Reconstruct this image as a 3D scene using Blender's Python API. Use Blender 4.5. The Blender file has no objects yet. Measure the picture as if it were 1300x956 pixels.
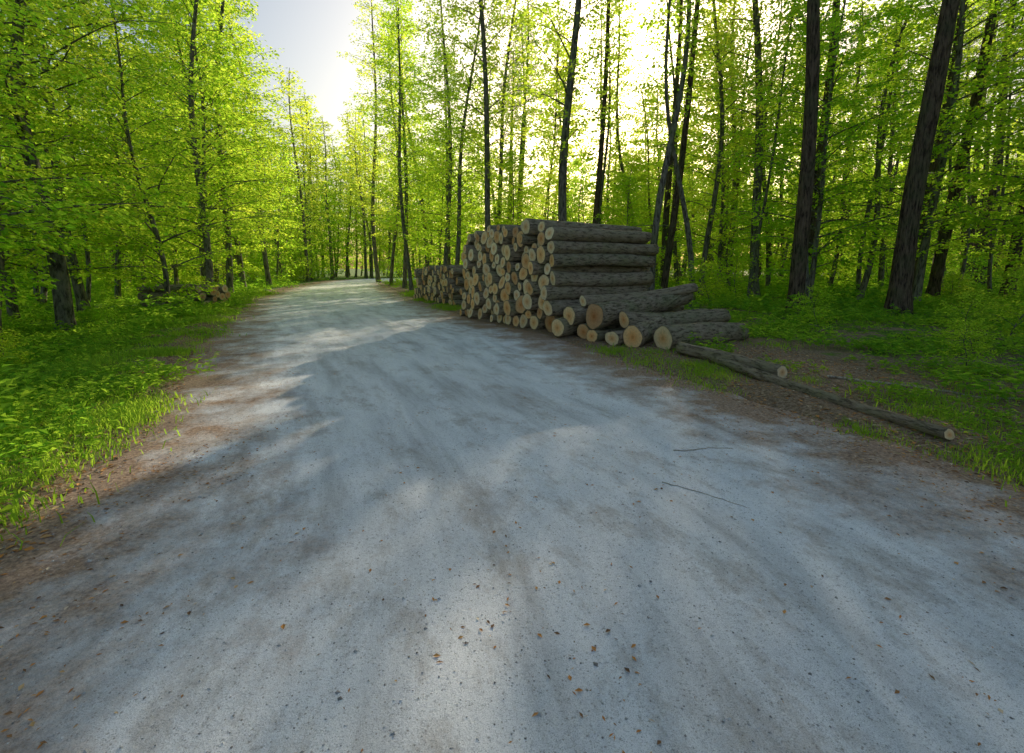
import bpy, math, random
import numpy as np
from mathutils import Vector, Matrix, noise as mn
rng=np.random.default_rng(7); random.seed(7)
sc=bpy.context.scene
sc.view_settings.view_transform='Standard'; sc.view_settings.look='None'; sc.view_settings.exposure=0
COL=sc.collection
# ---------------- camera
cam=bpy.data.cameras.new("camera"); co=bpy.data.objects.new("camera",cam); COL.objects.link(co)
cam.sensor_width=36; cam.lens=17.0; cam.clip_end=2000; cam.clip_start=0.05; cam.shift_y=-0.0346
co.location=(0,0,1.6); co.rotation_euler=(math.radians(90-8.6),0,0); sc.camera=co
# ---------------- light
EL=math.radians(17.5); AZ=math.radians(14.7)
w=bpy.data.worlds.new("World"); sc.world=w; w.use_nodes=True
nt=w.node_tree; bg=nt.nodes["Background"]
sky=nt.nodes.new("ShaderNodeTexSky"); sky.sky_type='NISHITA'; sky.sun_disc=False
sky.sun_elevation=EL; sky.sun_rotation=AZ; sky.air_density=1.3; sky.dust_density=4.0; sky.ozone_density=2.0
nt.links.new(sky.outputs[0],bg.inputs[0]); bg.inputs[1].default_value=0.15
sd=Vector((math.sin(AZ)*math.cos(EL),math.cos(AZ)*math.cos(EL),math.sin(EL)))
sl=bpy.data.lights.new("sun",'SUN'); sl.energy=5; sl.angle=math.radians(0.5); sl.color=(1,.88,.68)
so=bpy.data.objects.new("sun",sl); COL.objects.link(so); so.rotation_euler=sd.to_track_quat('Z','Y').to_euler(); so.location=(20,60,30)
# ---------------- material helpers
class M:
    def __init__(s,name):
        s.m=bpy.data.materials.new(name); s.m.use_nodes=True; s.t=s.m.node_tree; s.t.nodes.clear()
        s.out=s.n("ShaderNodeOutputMaterial")
    def n(s,ty,**k):
        nd=s.t.nodes.new(ty)
        for a,b in k.items(): setattr(nd,a,b)
        return nd
    def l(s,a,b): s.t.links.new(a,b)
    def noise(s,vec,scale,detail=4,rough=.55):
        nd=s.n("ShaderNodeTexNoise"); nd.inputs['Scale'].default_value=scale; nd.inputs['Detail'].default_value=detail; nd.inputs['Roughness'].default_value=rough
        if vec is not None: s.l(vec,nd.inputs['Vector'])
        return nd.outputs[0]
    def ramp(s,fac,stops):
        nd=s.n("ShaderNodeValToRGB"); s.l(fac,nd.inputs[0]); e=nd.color_ramp.elements
        while len(e)<len(stops): e.new(.5)
        for i,(p,c) in enumerate(stops):
            e[i].position=p; e[i].color=(*c,1) if not isinstance(c,(int,float)) else (c,c,c,1)
        return nd.outputs[0]
    def mix(s,f,a,b,mode='MIX'):
        nd=s.n("ShaderNodeMixRGB",blend_type=mode)
        for i,v in enumerate((f,a,b)):
            if isinstance(v,(int,float)): nd.inputs[i].default_value=v if i==0 else (v,v,v,1)
            elif isinstance(v,tuple): nd.inputs[i].default_value=(*v,1)
            else: s.l(v,nd.inputs[i])
        return nd.outputs[0]
    def math(s,op,a,b=0.0,clamp=False):
        nd=s.n("ShaderNodeMath",operation=op); nd.use_clamp=clamp
        for i,v in enumerate((a,b)):
            if isinstance(v,(int,float)): nd.inputs[i].default_value=v
            else: s.l(v,nd.inputs[i])
        return nd.outputs[0]
    def mapping(s,vec,scale):
        nd=s.n("ShaderNodeMapping"); s.l(vec,nd.inputs[0]); nd.inputs['Scale'].default_value=scale; return nd.outputs[0]
    def principled(s,col,rough=.9,height=None,strength=.5,dist=.02,spec=.2):
        p=s.n("ShaderNodeBsdfPrincipled"); p.inputs['Roughness'].default_value=rough; p.inputs['Specular IOR Level'].default_value=spec
        if isinstance(col,tuple): p.inputs['Base Color'].default_value=(*col,1)
        else: s.l(col,p.inputs['Base Color'])
        if height is not None:
            b=s.n("ShaderNodeBump"); b.inputs['Strength'].default_value=strength; b.inputs['Distance'].default_value=dist
            s.l(height,b.inputs['Height']); s.l(b.outputs[0],p.inputs['Normal'])
        s.l(p.outputs[0],s.out.inputs[0]); return p
def leaf_mat(name,c1,c2,t1,t2,tr=.55):
    m=M(name); g=m.n("ShaderNodeNewGeometry"); oi=m.n("ShaderNodeObjectInfo")
    f=m.math('ADD',m.math('MULTIPLY',g.outputs['Random Per Island'],.55),m.math('MULTIPLY',oi.outputs['Random'],.45))
    d=m.n("ShaderNodeBsdfDiffuse"); m.l(m.mix(f,c1,c2),d.inputs[0])
    t=m.n("ShaderNodeBsdfTranslucent"); m.l(m.mix(f,t1,t2),t.inputs[0])
    mx=m.n("ShaderNodeMixShader"); mx.inputs[0].default_value=tr; m.l(d.outputs[0],mx.inputs[1]); m.l(t.outputs[0],mx.inputs[2])
    m.l(mx.outputs[0],m.out.inputs[0]); return m.m
MAT_LEAF=leaf_mat("beech_leaf",(.16,.34,.03),(.34,.46,.05),(.42,.84,.04),(.90,.95,.08),.76)
MAT_LEAF2=leaf_mat("hornbeam_leaf",(.18,.34,.03),(.36,.44,.05),(.52,.88,.05),(.94,.95,.10),.76)
MAT_NEEDLE=leaf_mat("pine_needle",(.06,.10,.03),(.10,.15,.04),(.2,.32,.05),(.3,.42,.07),.4)
MAT_HERB=leaf_mat("herb_leaf",(.10,.26,.03),(.28,.46,.04),(.30,.68,.04),(.7,.9,.07),.55)
MAT_GRASS=leaf_mat("grass_blade",(.16,.33,.03),(.28,.44,.05),(.42,.75,.05),(.68,.88,.08),.5)
def dead_mat():
    m=M("dead_leaf"); g=m.n("ShaderNodeNewGeometry")
    c=m.ramp(g.outputs['Random Per Island'],[(0,(.16,.09,.05)),(.3,(.40,.20,.08)),(.6,(.66,.29,.07)),(.85,(.66,.42,.18)),(1,(.75,.62,.45))])
    m.principled(c,.8); return m.m
MAT_DEAD=dead_mat()
def bark_mat(name,a,b,moss,sc_=14,zs=.22,bd=.05):
    m=M(name); tc=m.n("ShaderNodeTexCoord"); v=m.mapping(tc.outputs['Object'],(1,1,zs))
    n1=m.noise(v,sc_,6,.7); n2=m.noise(tc.outputs['Object'],1.3,4)
    c=m.mix(m.ramp(n1,[(.38,0),(.6,1)]),a,b)
    c=m.mix(m.ramp(n2,[(.45,0),(.7,.8)]),c,moss)
    c=m.mix(.7,c,m.ramp(n1,[(.36,.3),(.5,1)]),'MULTIPLY')
    m.principled(c,.95,n1,1,bd,.1); return m.m
MAT_BARK=bark_mat("beech_bark",(.10,.085,.065),(.28,.25,.20),(.16,.18,.08))
MAT_PBARK=bark_mat("pine_bark",(.055,.038,.028),(.22,.155,.105),(.12,.13,.06),16,.16,.12)
MAT_TWIG=bark_mat("dead_wood",(.45,.36,.27),(.75,.63,.5),(.55,.46,.35),30)
# ---------------- mesh helpers
def mkmesh(name,V,F,mats,matidx=None,smooth=False):
    V=np.asarray(V,dtype=np.float32); me=bpy.data.meshes.new(name)
    F=np.asarray(F,dtype=np.int32); k=F.shape[1]
    me.vertices.add(len(V)); me.vertices.foreach_set("co",V.ravel())
    me.loops.add(F.size); me.loops.foreach_set("vertex_index",F.ravel())
    me.polygons.add(len(F)); me.polygons.foreach_set("loop_start",np.arange(0,F.size,k,dtype=np.int32))
    try: me.polygons.foreach_set("loop_total",np.full(len(F),k,dtype=np.int32))
    except Exception: pass
    for m in mats: me.materials.append(m)
    if matidx is not None: me.polygons.foreach_set("material_index",np.asarray(matidx,dtype=np.int32))
    me.polygons.foreach_set("use_smooth",np.full(len(F),smooth))
    me.update(calc_edges=True); me.validate(); return me
def obj(name,me,loc=(0,0,0),rot=(0,0,0),scale=1,parent=None):
    o=bpy.data.objects.new(name,me); COL.objects.link(o); o.location=loc; o.rotation_euler=rot
    o.scale=(scale,)*3 if isinstance(scale,(int,float)) else scale
    if parent: o.parent=parent
    return o
def norm(a): return a/np.maximum(np.linalg.norm(a,axis=-1,keepdims=True),1e-9)
def tube(P,R,sides):
    P=np.asarray(P,float); n=len(P); T=norm(np.gradient(P,axis=0))
    ref=np.array([1.,0,0]) if abs(T[0][0])<.8 else np.array([0,1.,0])
    U=norm(np.cross(T,ref)); W=np.cross(T,U)
    a=np.arange(sides)*2*np.pi/sides
    R=np.asarray(R)
    if R.ndim==1: R=np.repeat(R[:,None],sides,1)
    V=P[:,None,:]+R[:,:,None]*(np.cos(a)[None,:,None]*U[:,None,:]+np.sin(a)[None,:,None]*W[:,None,:])
    i=np.arange(n-1)[:,None]*sides; j=np.arange(sides)[None,:]; j2=(j+1)%sides
    F=np.stack([i+j,i+j2,i+sides+j2,i+sides+j],-1).reshape(-1,4)
    return V.reshape(-1,3),F
class Acc:
    def __init__(s): s.V=[];s.F=[];s.n=0
    def add(s,V,F): s.V.append(V); s.F.append(F+s.n); s.n+=len(V)
    def get(s): return np.concatenate(s.V),np.concatenate(s.F)
def leaves(P,A,N,L,W):
    A=norm(A); N=norm(N-A*np.sum(A*N,1,keepdims=True)); S=np.cross(A,N); L=L[:,None]; W=W[:,None]
    v0=P; v1=P+A*L*.45+S*W*.5+N*W*.12; v2=P+A*L-N*L*.1; v3=P+A*L*.45-S*W*.5+N*W*.12
    V=np.stack([v0,v1,v2,v3],1).reshape(-1,3); F=np.arange(len(V)).reshape(-1,4); return V,F
# ---------------- road edges
TY=np.array([-30,-8,0,2.7,5.3,12.3,25,40,60,72,84,92]); TL=np.array([-2.5,-2.2,-2.5,-2.75,-3.9,-7.4,-13.2,-18,-22.5,-23,-15,12])
TY2=np.array([-30,-8,0,3,4.8,8.1,11.5,14.8,26,40,54,62,68,92]); TR=np.array([6,5.4,4.4,3.7,3.1,1.7,.7,-1.3,-5.6,-10.5,-14.5,-13,12,14])
YY=np.linspace(-30,92,1221)
def sm(a):
    k=np.exp(-np.linspace(-2,2,21)**2); k/=k.sum(); return np.convolve(np.pad(a,10,mode='edge'),k,'valid')
XL=sm(np.interp(YY,TY,TL)); XR=sm(np.interp(YY,TY2,TR))
def xl(y): return np.interp(y,YY,XL)
def xr(y): return np.interp(y,YY,XR)
def dist(x,y):
    d=np.maximum(xl(y)-x,x-xr(y))*.88
    return np.where((y>92)|(y<-30),np.maximum(d,5),d)
def sstep(a,b,x): t=np.clip((x-a)/(b-a),0,1); return t*t*(3-2*t)
def fbm(x,y,s,o=3):
    v=0;a=1
    for i in range(o): v+=a*mn.noise(Vector((x*s,y*s,3.1*i))); s*=2.1;a*=.5
    return v
def gh(x,y):
    d=float(dist(x,y)); left=x<float(xl(y)+2)
    h=-.13+.17*float(sstep(-.3,.6,d))
    if d>-.2:
        h+=.045*fbm(x,y,1.3)*min(1,(d+.2)/.5)+ .12*fbm(x+9,y,.25,2)*min(1,max(0,d)/4)
        if left: h-=.38*float(sstep(.5,4.5,d))
    return h
def road_z(x,y):
    L=float(xl(y)); R=float(xr(y)); d=float(dist(x,y)); u=(x-L)/(R-L)
    z=.012*fbm(x,y,1.1)+.006*fbm(x,y,5,2)-.07*float(sstep(-.1,1.0,d))
    return z-.03*math.exp(-((u-.42)/.06)**2)-.03*math.exp(-((u-.68)/.06)**2)
# ---------------- ground
def axis(lo,hi,step,far_lo,far_hi,g=1.16):
    a=list(np.arange(lo,hi,step)); s=step; x=hi
    while x<far_hi: a.append(x); s*=g; x+=s
    a.append(far_hi); s=step; x=lo
    b=[]
    while x>far_lo: s*=g; x-=s; b.append(x)
    return np.array(sorted(set(a+b)))
gx=axis(-15,12,.16,-700,700); gy=axis(.5,20,.16,-60,900)
GX,GY=np.meshgrid(gx,gy); V=np.zeros((GX.size,3)); V[:,0]=GX.ravel(); V[:,1]=GY.ravel()
V[:,2]=[gh(x,y) if abs(x)<150 and y<200 else .02 for x,y in V[:,:2]]
nx=len(gx); I=(np.arange(len(gy)-1)[:,None]*nx+np.arange(nx-1)[None,:]).ravel()
F=np.stack([I,I+1,I+nx+1,I+nx],1)
m=M("forest_floor"); g=m.n("ShaderNodeNewGeometry"); p=g.outputs['Position']
lit=m.ramp(m.noise(p,26,6,.75),[(.3,(.08,.055,.035)),(.48,(.26,.18,.11)),(.6,(.42,.31,.21)),(.72,(.58,.5,.4))])
grn=m.ramp(m.noise(p,9,5,.7),[(.3,(.05,.11,.015)),(.6,(.15,.27,.03)),(.8,(.25,.37,.04))])
at=m.n("ShaderNodeAttribute",attribute_name="green")
f=m.math('ADD',at.outputs['Fac'],m.math('MULTIPLY',m.math('SUBTRACT',m.noise(p,1.1,5,.6),.5),2.2))
f=m.ramp(f,[(.42,0),(.6,1)])
m.principled(m.mix(f,lit,grn),.95,m.noise(p,40,5,.7),.8,.04)
me=mkmesh("ground",V,F,[m.m],smooth=True)
D=dist(V[:,0],V[:,1]); gr=np.where(V[:,0]<xl(V[:,1]),sstep(.2,1.6,D)*.8,sstep(1.0,8,D)*.5)
a=me.attributes.new("green",'FLOAT','POINT'); a.data.foreach_set("value",gr.astype(np.float32))
obj("ground",me)
# ---------------- road
ry=axis(.8,14,.09,-25,91,1.05); nc=90
V=[];LAT=[];DE=[]
for y in ry:
    L=float(xl(y))-1.1; R=float(xr(y))+1.1
    for k in range(nc+1):
        x=L+(R-L)*k/nc; d=float(dist(x,y)); u=(x-L-1.1)/(R-L-2.2)
        V.append((x,y,road_z(x,y))); LAT.append(u); DE.append(-d)
V=np.array(V); I=(np.arange(len(ry)-1)[:,None]*(nc+1)+np.arange(nc)[None,:]).ravel(); F=np.stack([I,I+1,I+nc+2,I+nc+1],1)
m=M("gravel_road"); g=m.n("ShaderNodeNewGeometry"); p=g.outputs['Position']
lat=m.n("ShaderNodeAttribute",attribute_name="lat").outputs['Fac']; de=m.n("ShaderNodeAttribute",attribute_name="inside").outputs['Fac']
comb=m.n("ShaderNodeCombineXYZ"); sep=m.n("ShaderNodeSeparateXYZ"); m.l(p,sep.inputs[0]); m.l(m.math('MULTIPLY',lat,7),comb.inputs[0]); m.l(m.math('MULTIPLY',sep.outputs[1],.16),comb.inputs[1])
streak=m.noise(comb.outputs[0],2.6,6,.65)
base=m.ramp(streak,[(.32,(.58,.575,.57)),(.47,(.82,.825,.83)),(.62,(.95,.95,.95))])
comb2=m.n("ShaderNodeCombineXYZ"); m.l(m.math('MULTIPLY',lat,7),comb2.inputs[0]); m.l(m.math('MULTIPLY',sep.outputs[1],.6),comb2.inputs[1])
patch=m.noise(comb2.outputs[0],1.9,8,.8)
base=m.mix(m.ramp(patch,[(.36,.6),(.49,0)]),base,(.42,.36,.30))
sp=m.noise(p,210,3,.85); base=m.mix(.9,base,m.ramp(sp,[(.3,.2),(.46,.98),(.72,1.35)]),'MULTIPLY')
sp2=m.noise(p,40,6,.85); base=m.mix(.8,base,m.ramp(sp2,[(.34,.35),(.44,1.0),(.72,1.12)]),'MULTIPLY')
vo=m.n("ShaderNodeTexVoronoi"); vo.inputs['Scale'].default_value=48; m.l(p,vo.inputs['Vector'])
vsel=m.math('MULTIPLY',m.ramp(vo.outputs['Distance'],[(.16,1),(.24,0)]),m.ramp(vo.outputs['Color'],[(.55,0),(.62,1)]))
base=m.mix(m.math('MULTIPLY',vsel,.6),base,(.24,.2,.17))
brown=m.ramp(m.noise(p,32,6,.75),[(.3,(.10,.07,.05)),(.46,(.31,.20,.13)),(.6,(.54,.37,.25)),(.78,(.7,.57,.45))])
ef=m.math('ADD',m.math('MULTIPLY',de,-.45),m.math('MULTIPLY',m.noise(p,1.4,6,.7),2.0))
base=m.mix(m.ramp(ef,[(.40,0),(.95,.95)]),base,brown)
h=m.math('ADD',m.math('MULTIPLY',m.noise(p,90,6,.85),.7),m.math('MULTIPLY',sp2,.6))
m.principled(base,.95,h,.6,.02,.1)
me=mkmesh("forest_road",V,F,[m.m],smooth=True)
for nme,arr in (("lat",LAT),("inside",DE)):
    a=me.attributes.new(nme,'FLOAT','POINT'); a.data.foreach_set("value",np.array(arr,dtype=np.float32))
obj("forest_road",me)
# ---------------- logs
def log_mats():
    m=M("log_bark"); uv=m.n("ShaderNodeUVMap",uv_map="UVMap").outputs[0]; g=m.n("ShaderNodeNewGeometry"); rnd=m.n("ShaderNodeAttribute",attribute_name="rnd").outputs['Fac']
    p=g.outputs['Position']; mv=m.mapping(uv,(1,.3,1))
    n1=m.noise(mv,16,6,.7); n2=m.noise(p,2.2,4,.6); n3=m.noise(p,55,3,.7)
    c=m.ramp(n1,[(.3,(.10,.075,.05)),(.5,(.32,.25,.17)),(.72,(.56,.48,.37))])
    c=m.mix(m.ramp(n2,[(.42,0),(.65,.75)]),c,m.mix(n3,(.15,.17,.06),(.38,.37,.22)))
    c=m.mix(m.math('MULTIPLY',rnd,.5),c,(.46,.35,.24))
    c=m.mix(.75,c,m.ramp(n1,[(.38,.25),(.5,1)]),'MULTIPLY')
    h=m.math('ADD',n1,m.math('MULTIPLY',n3,.3)); m.principled(c,.93,h,1,.06,.15); A=m.m
    m=M("cut_wood"); uv=m.n("ShaderNodeUVMap",uv_map="UVMap").outputs[0]; rnd=m.n("ShaderNodeAttribute",attribute_name="rnd").outputs['Fac']
    g=m.n("ShaderNodeNewGeometry"); p=g.outputs['Position']
    ln=m.n("ShaderNodeVectorMath",operation='LENGTH'); m.l(uv,ln.inputs[0]); r=ln.outputs['Value']
    rr=m.math('ADD',r,m.math('MULTIPLY',m.noise(p,7,3),.12))
    ring=m.math('SINE',m.math('MULTIPLY',rr,75)); 
    c=m.ramp(rr,[(0,(.55,.26,.10)),(.25,(.92,.56,.28)),(.55,(.98,.74,.45)),(.92,(.98,.84,.6)),(1,(.75,.5,.27))])
    c=m.mix(.2,c,m.ramp(m.math('ADD',m.math('MULTIPLY',ring,.5),.5),[(0,.55),(1,1.1)]),'MULTIPLY')
    c=m.mix(.6,c,m.ramp(m.noise(p,22,5,.7),[(.3,.6),(.6,1.05)]),'MULTIPLY')
    c=m.mix(1,c,m.ramp(rnd,[(0,(.6,.42,.32)),(.25,(1,.76,.52)),(.5,(1,.9,.76)),(.75,(.85,.8,.74)),(1,(1.02,1.0,.95))]),'MULTIPLY')
    m.principled(c,.85,m.noise(p,60,3),.3,.01,.2); B=m.m; return A,B
LB,LE=log_mats()
class Logs:
    def __init__(s): s.V=[];s.F=[];s.M=[];s.UV=[];s.R=[];s.n=0
    def log(s,A,B,ra,rb,seed,bend=.02,sides=22,rings=9):
        r=np.random.default_rng(seed); A=np.array(A,float);B=np.array(B,float); L=np.linalg.norm(B-A); T=(B-A)/L
        ref=np.array([0,0,1.]) if abs(T[2])<.9 else np.array([1.,0,0]); U=norm(np.cross(T,ref)); W=np.cross(U,T)
        ang=np.arange(sides)*2*np.pi/sides; ph=r.uniform(0,6.3,5); bd=r.normal(0,bend,2)*L
        skew=r.normal(0,.09,2); base=s.n; rn=r.random()
        def shape(t): return 1+.05*np.sin(2*ang+ph[0])+.035*np.sin(3*ang+ph[1]+t)+.02*np.sin(5*ang+ph[2]+3*t)
        rad=[];cen=[]
        for i in range(rings):
            t=i/(rings-1); R=(ra*(1-t)+rb*t)*shape(t)*(1+r.normal(0,.025))+r.normal(0,.005,sides)
            c=A+(B-A)*t+(U*bd[0]+W*bd[1])*math.sin(math.pi*t); rad.append(R);cen.append(c)
            off=R[:,None]*(np.cos(ang)[:,None]*U+np.sin(ang)[:,None]*W)
            P=c+off
            if i in(0,rings-1): P=P+T*((np.cos(ang)*skew[0]+np.sin(ang)*skew[1])*R)[:,None]
            s.V.append(P)
        for i in range(rings-1):
            for j in range(sides):
                k=(j+1)%sides; a=base+i*sides
                s.F.append((a+j,a+k,a+sides+k,a+sides+j)); s.M.append(0)
                c=2*np.pi*ra/sides; y0=L*i/(rings-1); y1=L*(i+1)/(rings-1); o=rn*10
                s.UV+= [(j*c+o,y0+o),((j+1)*c+o,y0+o),((j+1)*c+o,y1+o),(j*c+o,y1+o)]
        n=rings*sides
        for e in (0,rings-1):
            sg=-1 if e==0 else 1
            prev=[base+e*sides+j for j in range(sides)]; pr=1.0
            for f in (.93,.5,.12):
                off=rad[e][:,None]*f*(np.cos(ang)[:,None]*U+np.sin(ang)[:,None]*W)
                P=cen[e]+off+T*((np.cos(ang)*skew[0]+np.sin(ang)*skew[1])*rad[e]*f)[:,None]+T*sg*(.006 if f>.9 else .008)
                s.V.append(P); cur=[base+n+j for j in range(sides)]; n+=sides
                for j in range(sides):
                    k=(j+1)%sides; q=(prev[j],cur[j],cur[k],prev[k]) if e==0 else (prev[j],prev[k],cur[k],cur[j])
                    s.F.append(q); s.M.append(0 if f>.9 else 1)
                    uu={prev[j]:(pr,j),prev[k]:(pr,k),cur[j]:(f,j),cur[k]:(f,k)}
                    s.UV+=[(uu[v][0]*math.cos(ang[uu[v][1]]),uu[v][0]*math.sin(ang[uu[v][1]])) for v in q]
                prev=cur;pr=f
            h=sides//2
            for j in range(h-1):
                q=(prev[j],prev[j+1],prev[sides-2-j],prev[sides-1-j])
                if len(set(q))<4: continue
                if e==0:q=q[::-1]
                s.F.append(q); s.M.append(1)
                s.UV+=[(.05,0)]*4
        s.n+=n; s.R+= [rn]*n
    def build(s,name,parent=None,origin=None):
        V=np.concatenate(s.V)
        loc=(0,0,0)
        if origin is not None: V=V-np.array(origin); loc=origin
        me=bpy.data.meshes.new(name); me.from_pydata(V.tolist(),[],s.F)
        me.materials.append(LB); me.materials.append(LE)
        me.polygons.foreach_set("material_index",s.M); me.polygons.foreach_set("use_smooth",[x==0 for x in s.M])
        uv=me.uv_layers.new(name="UVMap"); uv.data.foreach_set("uv",np.array(s.UV,dtype=np.float32).ravel())
        a=me.attributes.new("rnd",'FLOAT','POINT'); a.data.foreach_set("value",np.array(s.R,dtype=np.float32))
        me.update(); return obj(name,me,loc,parent=parent)
def pack(W,top,rfun,seed,fails=40):
    r=np.random.default_rng(seed); C=[]; bad=0
    while bad<fails:
        xs=np.arange(0,W,.03); best=None
        rad0=r.random()
        for x in xs:
            R=rfun(x,rad0)
            if x<R or x>W-R: continue
            z=R
            for (a,b,q) in C:
                dx=abs(a-x)
                if dx<R+q: z=max(z,b+math.sqrt((R+q)**2-dx*dx))
            if z+R>top(x): continue
            sc_=z+.04*r.random()
            if best is None or sc_<best[0]: best=(sc_,x,z,R)
        if best is None: bad+=1; continue
        C.append((best[1],best[2],best[3]*1.0))
    return C
def pile(name,P0,P1,top,rfun,length,seed,z0=0.0):
    P0=np.array(P0);P1=np.array(P1); W=np.linalg.norm(P1-P0); f=(P1-P0)/W; d=np.array([f[1],-f[0]]); 
    if d[0]<0: d=-d
    C=pack(W,top,rfun,seed); LG=Logs(); r=np.random.default_rng(seed+1)
    for i,(x,z,R) in enumerate(C):
        st=r.normal(0,.09); ln=length+r.normal(0,.14); tw=r.normal(0,.012,2)
        a=P0+f*x+d*st; b=P0+f*(x+tw[0]*length)+d*(st+ln); rb=R*r.uniform(.86,.98)
        LG.log((a[0],a[1],z0+z),(b[0],b[1],z0+z-(R-rb)*.5),R*1.0,rb,seed*1000+i,.008)
    return LG.build(name,origin=(float(P0[0]),float(P0[1]),z0)),len(C)
top1=lambda x: 2.84-.10*sstep(3.2,5.4,x)-1.2*sstep(5.0,5.75,x)-.06*(x<.5)
rf1=lambda x,q: (.235 if x<.9 else .19 if x<2.5 else .165)*(0.6+.7*q)
o,n=pile("log_pile",(1.05,11.5),(-1.72,16.45),top1,rf1,3.3,11); print("pile logs",n)
o,n=pile("log_pile",(-2.3,19.9),(-5.0,25.2),lambda x:1.72-.1*sstep(3,6,x),lambda x,q:.16*(.75+.5*q),3.3,23); print(n)
LG=Logs(); r=np.random.default_rng(5)
C=pack(1.7,lambda x:1.05,lambda x,q:.17*(.8+.4*q),3)
for i,(x,z,R) in enumerate(C):
    LG.log((-12.9+.25*x+r.normal(0,.1),20.0+x,z-.1),(-16.0,20.7+x*1.05,z-.1),R,R*.9,900+i,.01)
LG.build("log_pile",origin=(-14,20,0))
heap=[((2.92,9.25,.25),(5.05,10.6,.2),.265,.22),
 ((2.42,9.6,.23),(4.7,11.7,.42),.225,.2),
 ((2.05,9.8,.17),(4.3,11.9,.2),.165,.15),
 ((1.72,10.3,.15),(4.0,12.2,.2),.15,.14),
 ((1.60,10.7,.19),(4.1,12.5,.2),.19,.18),
 ((1.75,10.25,.58),(4.35,12.15,.92),.27,.21),
 ((1.30,10.95,.52),(4.3,12.5,.62),.23,.19),
 ((1.05,11.05,.24),(3.9,12.9,.24),.23,.21),
 ((2.35,10.1,.52),(5.0,11.3,.5),.17,.16),
 ((1.6,10.9,.86),(4.5,12.0,1.12),.14,.12)]
for i,(a,b,ra,rb) in enumerate(heap):
    LG=Logs(); LG.log(a,b,ra,rb,400+i,.02,rings=12); LG.build("log",origin=a)
def ground_log(a,b,ra,rb,seed,n):
    mz=max(gh(a[0]+(b[0]-a[0])*t,a[1]+(b[1]-a[1])*t) for t in np.linspace(0,1,12))
    A_=(a[0],a[1],mz+ra*.8); B_=(b[0],b[1],mz+rb*.8)
    LG=Logs(); LG.log(A_,B_,ra,rb,seed,.005,14,n); LG.build("log",origin=A_)
ground_log((3.1,8.75),(3.85,6.75),.12,.10,501,12)
ground_log((3.35,8.0),(4.0,4.25),.08,.055,502,14)
def branch_obj(pts,r0,name="fallen_branch",on=road_z):
    P=np.array([(x,y,on(x,y)+r0*.55) for x,y in pts],float); t=np.linspace(0,1,len(P)); tt=np.linspace(0,1,14)
    Q=np.stack([np.interp(tt,t,P[:,c]) for c in range(3)],1); Q[:,2]=[on(a,b)+r0*.5 for a,b in Q[:,:2]]
    Q[1:-1,:2]+=rng.normal(0,.008,(12,2))
    V,F=tube(Q,np.linspace(r0,r0*.35,14),6); obj(name,mkmesh(name,V,F,[MAT_TWIG],smooth=True))
branch_obj([(1.45,4.15),(1.6,4.12),(1.8,4.16),(1.98,4.14)],.006)
branch_obj([(1.15,3.5),(1.3,3.42),(1.5,3.25),(1.62,3.12)],.004)
branch_obj([(4.6,6.9),(5.2,6.2),(5.7,5.7),(6.6,5.3)],.02,on=gh)
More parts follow.
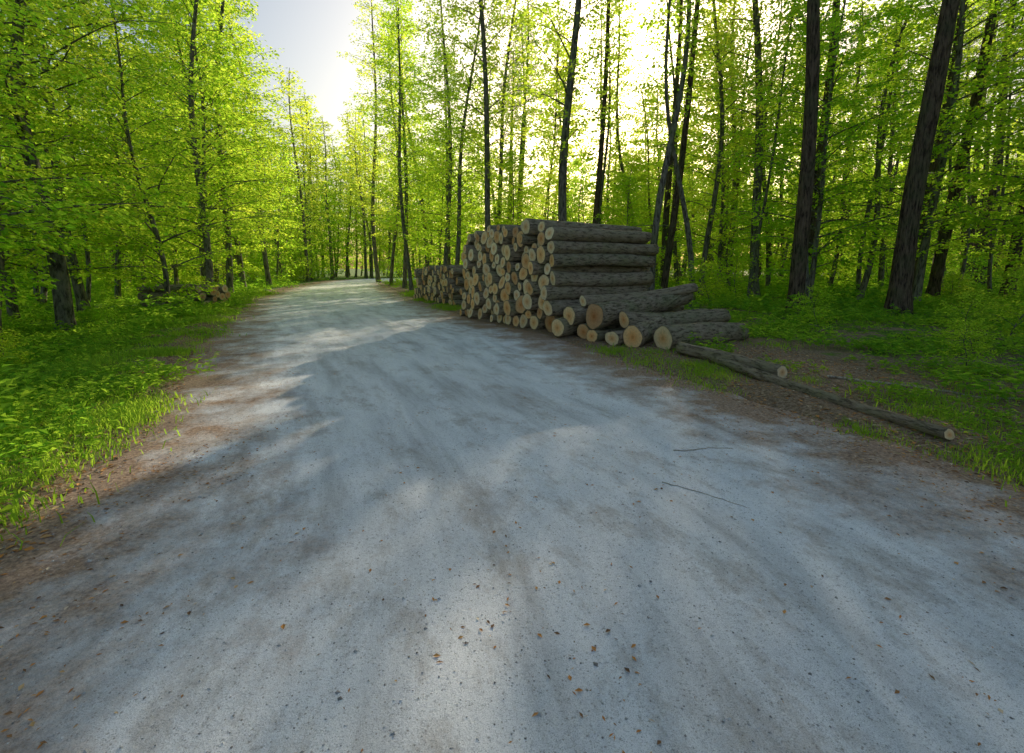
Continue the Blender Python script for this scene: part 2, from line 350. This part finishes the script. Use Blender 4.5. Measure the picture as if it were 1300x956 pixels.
# ---------------- trees
def gen_tree(name,seed,H,r0,cs,blen,nb,sub,lpb,ls,e0=.5,bark=MAT_BARK,leaf=MAT_LEAF,wander=.25,dead=0,needle=False,lowshape=.5,sprays=.16,sides=10,twigs=True,nrm=.9):
    r=np.random.default_rng(seed); wood=Acc()
    n=24; t=np.linspace(0,1,n); z=H*t
    ph=r.uniform(0,6.3,4); X=wander*(np.sin(t*3+ph[0])-np.sin(ph[0]))+.4*wander*(np.sin(t*9+ph[1])-np.sin(ph[1])); Yc=wander*(np.sin(t*3.4+ph[2])-np.sin(ph[2]))+.4*wander*(np.sin(t*8+ph[3])-np.sin(ph[3]))
    P=np.stack([X,Yc,z-.25],1); R=r0*(1-t*.93)**.75; R[0]*=1.5
    R2=R[:,None]*(1+r.normal(0,.035,(n,sides)))
    V,F=tube(P,R2,sides); wood.add(V,F)
    lp=[];la=[]
    def tp(zz): q=(zz+.25)/H; return np.array([np.interp(q,t,X),np.interp(q,t,Yc),zz]), np.interp(q,t,R)
    for i in range(dead):
        zz=r.uniform(1.5,cs+1); p,rr=tp(zz); az=r.uniform(0,6.3); L=r.uniform(.4,2.0); d=np.array([math.cos(az),math.sin(az),r.uniform(-.2,.5)])
        V,F=tube([p,p+d*L*.5,p+d*L+np.array([0,0,-.08])],[.018,.011,.004],4); wood.add(V,F)
    for i in range(nb):
        f=((i+r.random())/nb)**.95; zz=cs+(H*.97-cs)*f; p,rr=tp(zz); az=i*2.4+r.normal(0,.4)
        prof=(1-.72*f) if needle else (1-.82*f**2.2)
        L=blen*prof*min(1,lowshape+f*3)*r.uniform(.5,1.2); e=e0+.5*f+r.normal(0,.15)
        k=6; pts=[p]; ee=e; aa=az
        for s in range(k):
            pts.append(pts[-1]+np.array([math.cos(aa)*math.cos(ee),math.sin(aa)*math.cos(ee),math.sin(ee)])*L/k); ee-=(e+.12)/k*1.0+r.normal(0,.05); aa+=r.normal(0,.12)
        pts=np.array(pts); V,F=tube(pts,np.linspace(min(rr*.45,.008+.007*L),.003,k+1),4); wood.add(V,F)
        ts=np.linspace(.15,1,sub)
        for j,tt in enumerate(ts):
            q=np.array([np.interp(tt*k,np.arange(k+1),pts[:,c]) for c in range(3)])
            sgn=1 if j%2 else -1; a2=aa*tt+az*(1-tt)+sgn*r.uniform(.5,1.1)*(1 if tt<.97 else .2); l2=(L*.42*(1.08-tt)+.35)*r.uniform(.7,1.2)
            e2=r.normal(.02,.13)+(.25*f if not needle else .3)
            d=np.array([math.cos(a2)*math.cos(e2),math.sin(a2)*math.cos(e2),math.sin(e2)]); en=q+d*l2+np.array([0,0,-.06*l2])
            if twigs:
                V,F=tube([q,(q+en)/2+np.array([0,0,.02]),en],[.005,.0035,.002],3); wood.add(V,F)
            m_=max(3,int(lpb*l2*r.uniform(.4,1.45))); u=r.uniform(.0,1.1,m_)[:,None]
            side=np.cross(d,[0,0,1]); pp=q+(en-q)*u+side*r.normal(0,sprays,m_)[:,None]*(1.15-.5*u)+np.array([0,0,1.])*r.normal(-.02,sprays*.4,m_)[:,None]
            ax=d+side*r.normal(0,.8,m_)[:,None]+np.stack([np.zeros(m_)]*2+[r.normal(-.25,.35,m_)],1); lp.append(pp);la.append(ax)
    lp=np.concatenate(lp); la=np.concatenate(la); m_=len(lp)
    N=np.stack([r.normal(0,nrm,m_),r.normal(0,nrm,m_),np.ones(m_)],1)
    if needle: N=r.normal(0,1,(m_,3)); la=la+r.normal(0,.6,(m_,3))
    S=ls*r.uniform(.65,1.25,m_); W=S*(.66 if not needle else .14)
    V,F=leaves(lp,la,N,S,W)
    wv,wf=wood.get()
    return mkmesh(name+"_wood",wv,wf,[bark],smooth=True), mkmesh(name+"_crown",V,F,[leaf])
A=[gen_tree("beech",10+i,[12,14,10][i],[.10,.14,.085][i],[.9,1.4,.6][i],[3.8,4.1,3.2][i],[52,58,46][i],9,36,.13,.4) for i in range(3)]
B=[gen_tree("tall",30+i,[21,24,19][i],[.17,.21,.15][i],[3.8,5.5,2.8][i],[3.3,3.7,2.9][i],[54,56,50][i],8,22,.16,.55,leaf=MAT_LEAF2,wander=.45,dead=6,sprays=.24,twigs=False) for i in range(3)]
C_=[gen_tree("pine",50+i,[24,26][i],[.26,.29][i],[14,16][i],[3.0,3.2][i],32,8,36,.3,.5,bark=MAT_PBARK,leaf=MAT_NEEDLE,wander=.35,dead=26,needle=True,sprays=.22,sides=16) for i in range(2)]
S_=[gen_tree("shrub",70+i,[2.6,1.8][i],.03,.15,[1.2,1.0][i],22,6,32,.10,.5,wander=.15,twigs=False) for i in range(2)]
D_=[gen_tree("slender",110+i,[20,18][i],[.15,.12][i],[8.5,7][i],[2.4,2.2][i],30,6,16,.18,.6,leaf=MAT_LEAF2,wander=.5,dead=14,sprays=.24,twigs=False) for i in range(2)]
FA=[gen_tree("far_beech",80+i,[15,18,13][i],[.13,.16,.12][i],[.5,.9,.3][i],[4.2,4.6,3.8][i],[44,48,40][i],6,13,.29,.5,wander=.3,sides=7,twigs=False,sprays=.34,lowshape=.8) for i in range(3)]
FB=[gen_tree("far_hornbeam",90+i,[22,25][i],[.18,.22][i],[3,4.5][i],[4,4.4][i],[48,50][i],6,12,.31,.6,leaf=MAT_LEAF2,wander=.5,sides=7,twigs=False,sprays=.36,lowshape=.7) for i in range(2)]
def tree(name,var,x,y,s=1,rot=None,tilt=(0,0),parent=None,thick=1):
    wm,cm=var; rot=random.uniform(0,6.28) if rot is None else rot
    z=gh(x,y) if abs(x)<150 and y<150 else 0
    o=obj(name,wm,(x,y,z),(tilt[0],tilt[1],rot),(s*thick,s*thick,s),parent)
    c=obj("crown",cm,(0,0,0),(0,0,0),(1/thick,1/thick,1),o); return o
near=[ # left
 ('a',1,-13.6,14.6,1.0,1.7),('a',0,-10.9,9.6,1.0,1),('a',2,-12.6,17.6,1.1,1),('b',0,-19,21.5,1,1.2),('a',0,-15.8,25.5,1.3,1),('a',1,-18.2,17.6,1,1.2),
 ('a',2,-15,11.5,1.2,1),('b',1,-13.5,12.2,.9,1.2),('a',1,-18.3,29,1.3,1),('b',2,-14.6,23.4,1.1,1),('b',2,-16.9,29.0,1.25,1),('a',0,-21.5,37,1.4,1),('b',0,-19.6,35.5,1.2,1),('b',2,-22,27,1,1),('a',2,-25,33,1.4,1),('b',0,-27,42,1,1),('b',0,-22.4,45,1.35,1),('a',0,-19.5,12,1.1,1),('a',1,-23,19,1.1,1),('a',1,-11.6,6.3,.95,1),
 # centre, behind the piles
 ('b',1,2.6,22,1,1.05),('b',1,-1.2,27.5,1.1,.8),('b',2,-3.4,28.5,1,1),('b',0,-4.6,33,1.05,1),('b',2,-6.9,33.5,1.1,.9),('b',0,-8.4,38,1.1,.9),('b',2,-11.2,45,1.2,.9),('b',1,-15.3,56,1.3,.9),('a',1,-5.2,40,1.3,1),
 ('a',2,5.4,24.5,.62,1),('a',2,2.4,30,.75,1),('a',0,7.9,33,.75,1),('a',2,5.0,36,.95,1),('a',0,9.6,40,.9,1),
 ('b',0,6.0,35,1.0,.8),('b',2,13.8,44,1.1,.8),('b',2,11.0,38.5,.85,.8),('b',0,9.0,47,1.05,.7),('b',1,.5,42,1.1,.8),
 # right
 ('c',0,9.6,16.4,1,.95),('c',1,12.3,15.4,1,1.0),('c',0,14.6,24.5,1,1),('b',1,12.0,24.0,1,1.1),('c',1,20.6,25,1,.9),('c',0,18.6,21.5,1,.9),('c',0,24.5,24,1,1),('b',0,21,18.5,1,1.2),('c',0,7.6,24.5,1,.7),('c',1,9.3,30,1,.7),('c',1,4.4,27,1,.6),('b',2,9.9,25.5,1.0,1),
 ('a',1,16.0,19.2,1.15,1),('a',0,12.6,20.5,1.15,1),('a',2,18.5,15.8,1.3,1),('a',0,12.6,29.5,1.3,1),('a',1,22,29,1.2,1),('a',2,17.6,29,1.5,1),('b',2,17.2,13.2,1,1),('c',1,27,20,1,1),('a',2,24.5,17,1.3,1),('b',1,15,34,1,1),('a',0,22.5,13.5,1.2,1),('b',0,11.6,34,1,1)]
dic={'a':(A,"beech_tree"),'b':(B,"hornbeam_tree"),'c':(C_,"pine_tree")}
fdic={'a':FA,'b':FB,'c':C_}
def insun(x,y): # open glade towards the sun
    lx=1.1+(y-2.5)*math.tan(AZ); l2=-3.2+(y-9)*math.tan(AZ)
    return (abs(x-lx)<2.6 or abs(x-l2)<2.0) and 18<y<150
pos=[]
for k,v,x,y,s,th in near:
    tree(dic[k][1],dic[k][0][v],x,y,s,None,(random.gauss(0,.025),random.gauss(0,.025)),None,th); pos.append((x,y))
# slender young stems among the big ones
rs=random.Random(21); c_=0
for it in range(2000):
    if c_<24: x,y=rs.uniform(5,30),rs.uniform(17.5,42)
    else: x,y=rs.uniform(-30,-12),rs.uniform(11,42)
    if dist(x,y)<2.5 or any((x-a)**2+(y-b)**2<2.6 for a,b in pos): continue
    if x>1.1*y: continue
    tree("young_hornbeam_tree",D_[c_%2],x,y,rs.uniform(.8,1.15),rs.uniform(0,6),(rs.gauss(0,.05),rs.gauss(0,.05)),None,rs.uniform(.7,1.2)); pos.append((x,y)); c_+=1
    if c_>=34: break
df=bpy.data.objects.new("distant_forest",None); COL.objects.link(df)
cnt=0
for it in range(12000):
    y=random.uniform(26,112); hw=y*1.12+4
    x=random.uniform(-hw,hw)
    if x>0 and y<32: continue
    d=float(dist(x,y))
    if d<(1.2 if x<0 and y<60 else 2.6)+.012*y: continue
    if -7<x<6 and y<31: continue
    md=2.9+.03*y
    if any((x-a)**2+(y-b)**2<md*md for a,b in pos): continue
    q=random.random()
    k='a' if q<.45 else 'b' if q<.9 else 'c'
    if x>0 and y<60: k='a' if q<.25 else 'b' if q<.7 else 'c'
    if y>75: k='a' if q<.6 else 'b'
    if x<-2 and k=='c': k='b'
    s=random.uniform(.9,1.25)
    if insun(x,y):
        k='a' if y>42 or q<.5 else 'c'; s=min(1.2,(y-4)*.30/15) if k=='a' else 1
        if y>60: k='b' if q<.5 else 'a'; s=1
    pos.append((x,y))
    src=dic[k][0] if y<40 else fdic[k]
    v=random.randrange(len(src)); tree(dic[k][1]+"_far",src[v],x,y,s,None,(random.gauss(0,.03),random.gauss(0,.03)),df,random.uniform(.8,1.2)); cnt+=1
    if cnt>=300: break
print("far trees",cnt)
for i in range(80):
    a=-50+100*i/79+random.uniform(-.5,.5); R=random.uniform(108,135); x=R*math.sin(math.radians(a)); y=R*math.cos(math.radians(a))
    s=random.uniform(1.2,1.7)
    if -27<a<-8: tree("hornbeam_tree_far",FB[i%2],x*.8,y*.8+12,random.uniform(1.2,1.5),None,(0,0),df,1)
    tree("beech_tree_far",FA[i%3],x,y,s,None,(0,0),df,1)
sh=[]
for it in range(4000):
    y=random.uniform(8,90); x=random.uniform(-y*1.1-3,y*1.1+3); d=float(dist(x,y))
    if d<(2.0 if x<0 else 3.2): continue
    if -7<x<6.5 and y<30: continue
    if x>0 and y<13 : continue
    if -19<x<-10 and 11<y<22.5 : continue
    if fbm(x,y,.12,2)<-.05 and y<60: continue
    if any((x-a)**2+(y-b)**2<2.2 for a,b in sh): continue
    sh.append((x,y))
    tree("shrub",S_[random.randrange(2)],x,y,random.uniform(.5,1.15) if y<30 else random.uniform(1.0,2.0))
    if len(sh)>140: break
# a few low bushes close to the verges, nearer the camera
for x,y,s in ((-7.6,6.4,.34),(-8.6,8.2,.42),(-6.8,5.0,.26),(-10.4,12.6,.4),(8.3,8.6,.42),(10.2,9.8,.55),(6.9,7.2,.3),(12.0,11.2,.6),(9.2,7.4,.4),(7.4,11.6,.42),(14,12.4,.7)):
    tree("shrub",S_[int(x*3)%2],x,y,s)
# ---------------- herbs and grass
def herb_patch(seed,n=95,size=.8,hh=(.04,.20),ll=(.04,.10)):
    r=np.random.default_rng(seed); P=[];Ax=[];N=[];L=[]; st=Acc()
    for i in range(n):
        c=r.uniform(-size,size,2)
        if np.hypot(*c)>size*r.uniform(.75,1.1): continue
        h=r.uniform(*hh); b=np.array([c[0],c[1],-.02]); tpt=np.array([c[0]+r.normal(0,.03),c[1]+r.normal(0,.03),h])
        V,F=tube([b,tpt],[.002,.0012],3); st.add(V,F)
        k=r.integers(4,8); a0=r.uniform(0,6.3)
        for j in range(k):
            a=a0+j*6.283/k+r.normal(0,.2); zz=h-r.uniform(0,.45)*h
            P.append([tpt[0],tpt[1],zz]); Ax.append([math.cos(a),math.sin(a),r.normal(.1,.3)]); N.append([r.normal(0,.4),r.normal(0,.4),1]); L.append(r.uniform(*ll))
    L=np.array(L); V,F=leaves(np.array(P),np.array(Ax),np.array(N),L,L*.55); st.add(V,F); V,F=st.get()
    return mkmesh("herb_patch",V,F,[MAT_HERB])
def grass_patch(seed,n=260,size=.45,h0=.10):
    r=np.random.default_rng(seed); c=r.normal(0,size*.5,(n,2)); h=h0*r.uniform(.4,1.5,n); a=r.uniform(0,6.3,n); lean=r.uniform(.2,1.2,n)*h; w_=r.uniform(.003,.006,n)
    d=np.stack([np.cos(a),np.sin(a)],1); s=np.stack([-d[:,1],d[:,0]],1)*w_[:,None]
    def pt(f,wd): 
        q=c+d*(lean*f*f)[:,None]; z=h*f*(1-.3*f*f)-.02
        return np.concatenate([q+s*wd,z[:,None]],1),np.concatenate([q-s*wd,z[:,None]],1)
    a0,b0=pt(0,1);a1,b1=pt(.5,.85);a2,b2=pt(1,.1)
    V=np.stack([a0,b0,a1,b1,a2,b2],1).reshape(-1,3); i=np.arange(n)*6
    F=np.concatenate([np.stack([i,i+1,i+3,i+2],1),np.stack([i+2,i+3,i+5,i+4],1)]); return mkmesh("grass_patch",V,F,[MAT_GRASS])
HP=[herb_patch(i) for i in range(4)]; HT=[herb_patch(20+i,34,.6,(.15,.5),(.08,.16)) for i in range(2)]; GP=[grass_patch(i) for i in range(3)]
ug=bpy.data.objects.new("undergrowth",None); COL.objects.link(ug)
gg=bpy.data.objects.new("roadside_grass",None); COL.objects.link(gg)
def segd(x,y,a,b):
    a=np.array(a[:2]);b=np.array(b[:2]);p=np.array([x,y]); t=np.clip(np.dot(p-a,b-a)/np.dot(b-a,b-a),0,1); return np.linalg.norm(p-a-(b-a)*t)
def inpile(x,y,m_=1.0):
    vx,vy=x-1.05,y-11.5; s=vx*-.488+vy*.873; q=vx*.873+vy*.488
    if (-.1<s<6 and -.2<q<3.6): return True
    if x>2 and y<14 and x<6.5:
        if segd(x,y,(3.1,8.75),(3.85,6.75))<.5*m_ or segd(x,y,(3.35,8.0),(4.0,4.25))<.6*m_: return True
    if x>.5 and x<6 and 8.5<y<13:
        return any(segd(x,y,a,b)<.45 for a,b,_,_ in heap)
    return False
k=0
for it in range(40000):
    y=2.0+50*random.random()**1.6; x=random.uniform(-y*1.1-3.5,y*1.1+3.5); d=float(dist(x,y)); left=x<float(xl(y))
    if left:
        if d<.7+.5*fbm(x,y,.9): continue
        thr=-.15 if d<3 else -.22
    else:
        if d<.7: continue
        thr=.04 if d<2 else .0 if d<4 else -.06
        if d>9: thr=-.25
    if inpile(x,y): continue
    if fbm(x,y,.7,2)<thr: continue
    s=random.uniform(.6,1.3)*(1+max(0,y-10)*.045)
    if not left and d<2.5: s*=.7
    src=HT if (d>1.6 and fbm(x+40,y,.5,2)>.02 and random.random()<.6) else HP
    obj("patch",src[random.randrange(len(src))],(x,y,gh(x,y)),(random.gauss(0,.06),random.gauss(0,.06),random.uniform(0,6.28)),s,ug); k+=1
    if k>1500: break
k=0
for it in range(30000):
    y=1.5+30*random.random()**1.6; 
    left=random.random()<.6
    if left: d=abs(random.gauss(.9,.8))+.3; x=float(xl(y))-d/.88
    else: d=.35+abs(random.gauss(.3,1.1)); x=float(xr(y))+d/.88
    if inpile(x,y,.5): continue
    if fbm(x,y,.8,2)<(.0 if left else .05): continue
    obj("tuft",GP[random.randrange(3)],(x,y,gh(x,y)),(0,0,random.uniform(0,6.28)),random.uniform(.45,1.2)*(1+.02*y),gg); k+=1
    if k>430: break
# ---------------- fallen leaves, gravel
P=[];S=[]
while len(P)<38000:
    y=1.2+20*random.random()**1.6; x=random.uniform(xl(y)-2.5,xr(y)+4); d=float(dist(x,y))
    pr=.07+.93*math.exp(-((d-.25)/.85)**2) if d<.25 else 1
    if d<0: pr*= (.3+4.0*max(0,fbm(x*1.6,y*.7,.9)))*1.0
    if random.random()>pr: continue
    z=max(road_z(x,y) if d<1 else -1, gh(x,y) if d>-.3 else -1); P.append((x,y,z+.003)); S.append(random.uniform(.012,.05)*(1.35 if d>0 else .75))
P=np.array(P);n=len(P);S=np.array(S); a=rng.uniform(0,6.3,n)
V,F=leaves(P,np.stack([np.cos(a),np.sin(a),rng.normal(.08,.06,n)],1),np.stack([rng.normal(0,.15,n),rng.normal(0,.15,n),np.ones(n)],1),S,S*rng.uniform(.2,.65,n))
obj("fallen_leaves",mkmesh("fallen_leaves",V,F,[MAT_DEAD]))
bx=np.array([[0,0,1],[1,0,0],[0,1,0],[-1,0,0],[0,-1,0],[0,0,-1]],float); fx=np.array([[0,1,2],[0,2,3],[0,3,4],[0,4,1],[5,2,1],[5,3,2],[5,4,3],[5,1,4]])
n=9000; yy=1.1+9*rng.random(n)**1.5; xx=xl(yy)-.3+(xr(yy)-xl(yy)+.6)*rng.random(n); s=rng.uniform(.002,.007,n)*(1+.8*(rng.random(n)>.97))
z=np.array([road_z(x,y) for x,y in zip(xx,yy)]); 
V=bx[None]*(s[:,None]*rng.uniform(.6,1.3,(n,6)))[:,:,None]*np.array([1,1,.6]); th=rng.uniform(0,6.3,n); c,s_=np.cos(th)[:,None],np.sin(th)[:,None]
V=np.stack([V[:,:,0]*c-V[:,:,1]*s_,V[:,:,0]*s_+V[:,:,1]*c,V[:,:,2]],-1)+np.stack([xx,yy,z+.001],1)[:,None]
F=(fx[None]+np.arange(n)[:,None,None]*6).reshape(-1,3)
m=M("stone"); g=m.n("ShaderNodeNewGeometry"); m.principled(m.ramp(g.outputs['Random Per Island'],[(0,(.2,.18,.16)),(.5,(.5,.49,.47)),(1,(.8,.78,.75))]),.85)
obj("gravel",mkmesh("gravel",V.reshape(-1,3),F,[m.m]))
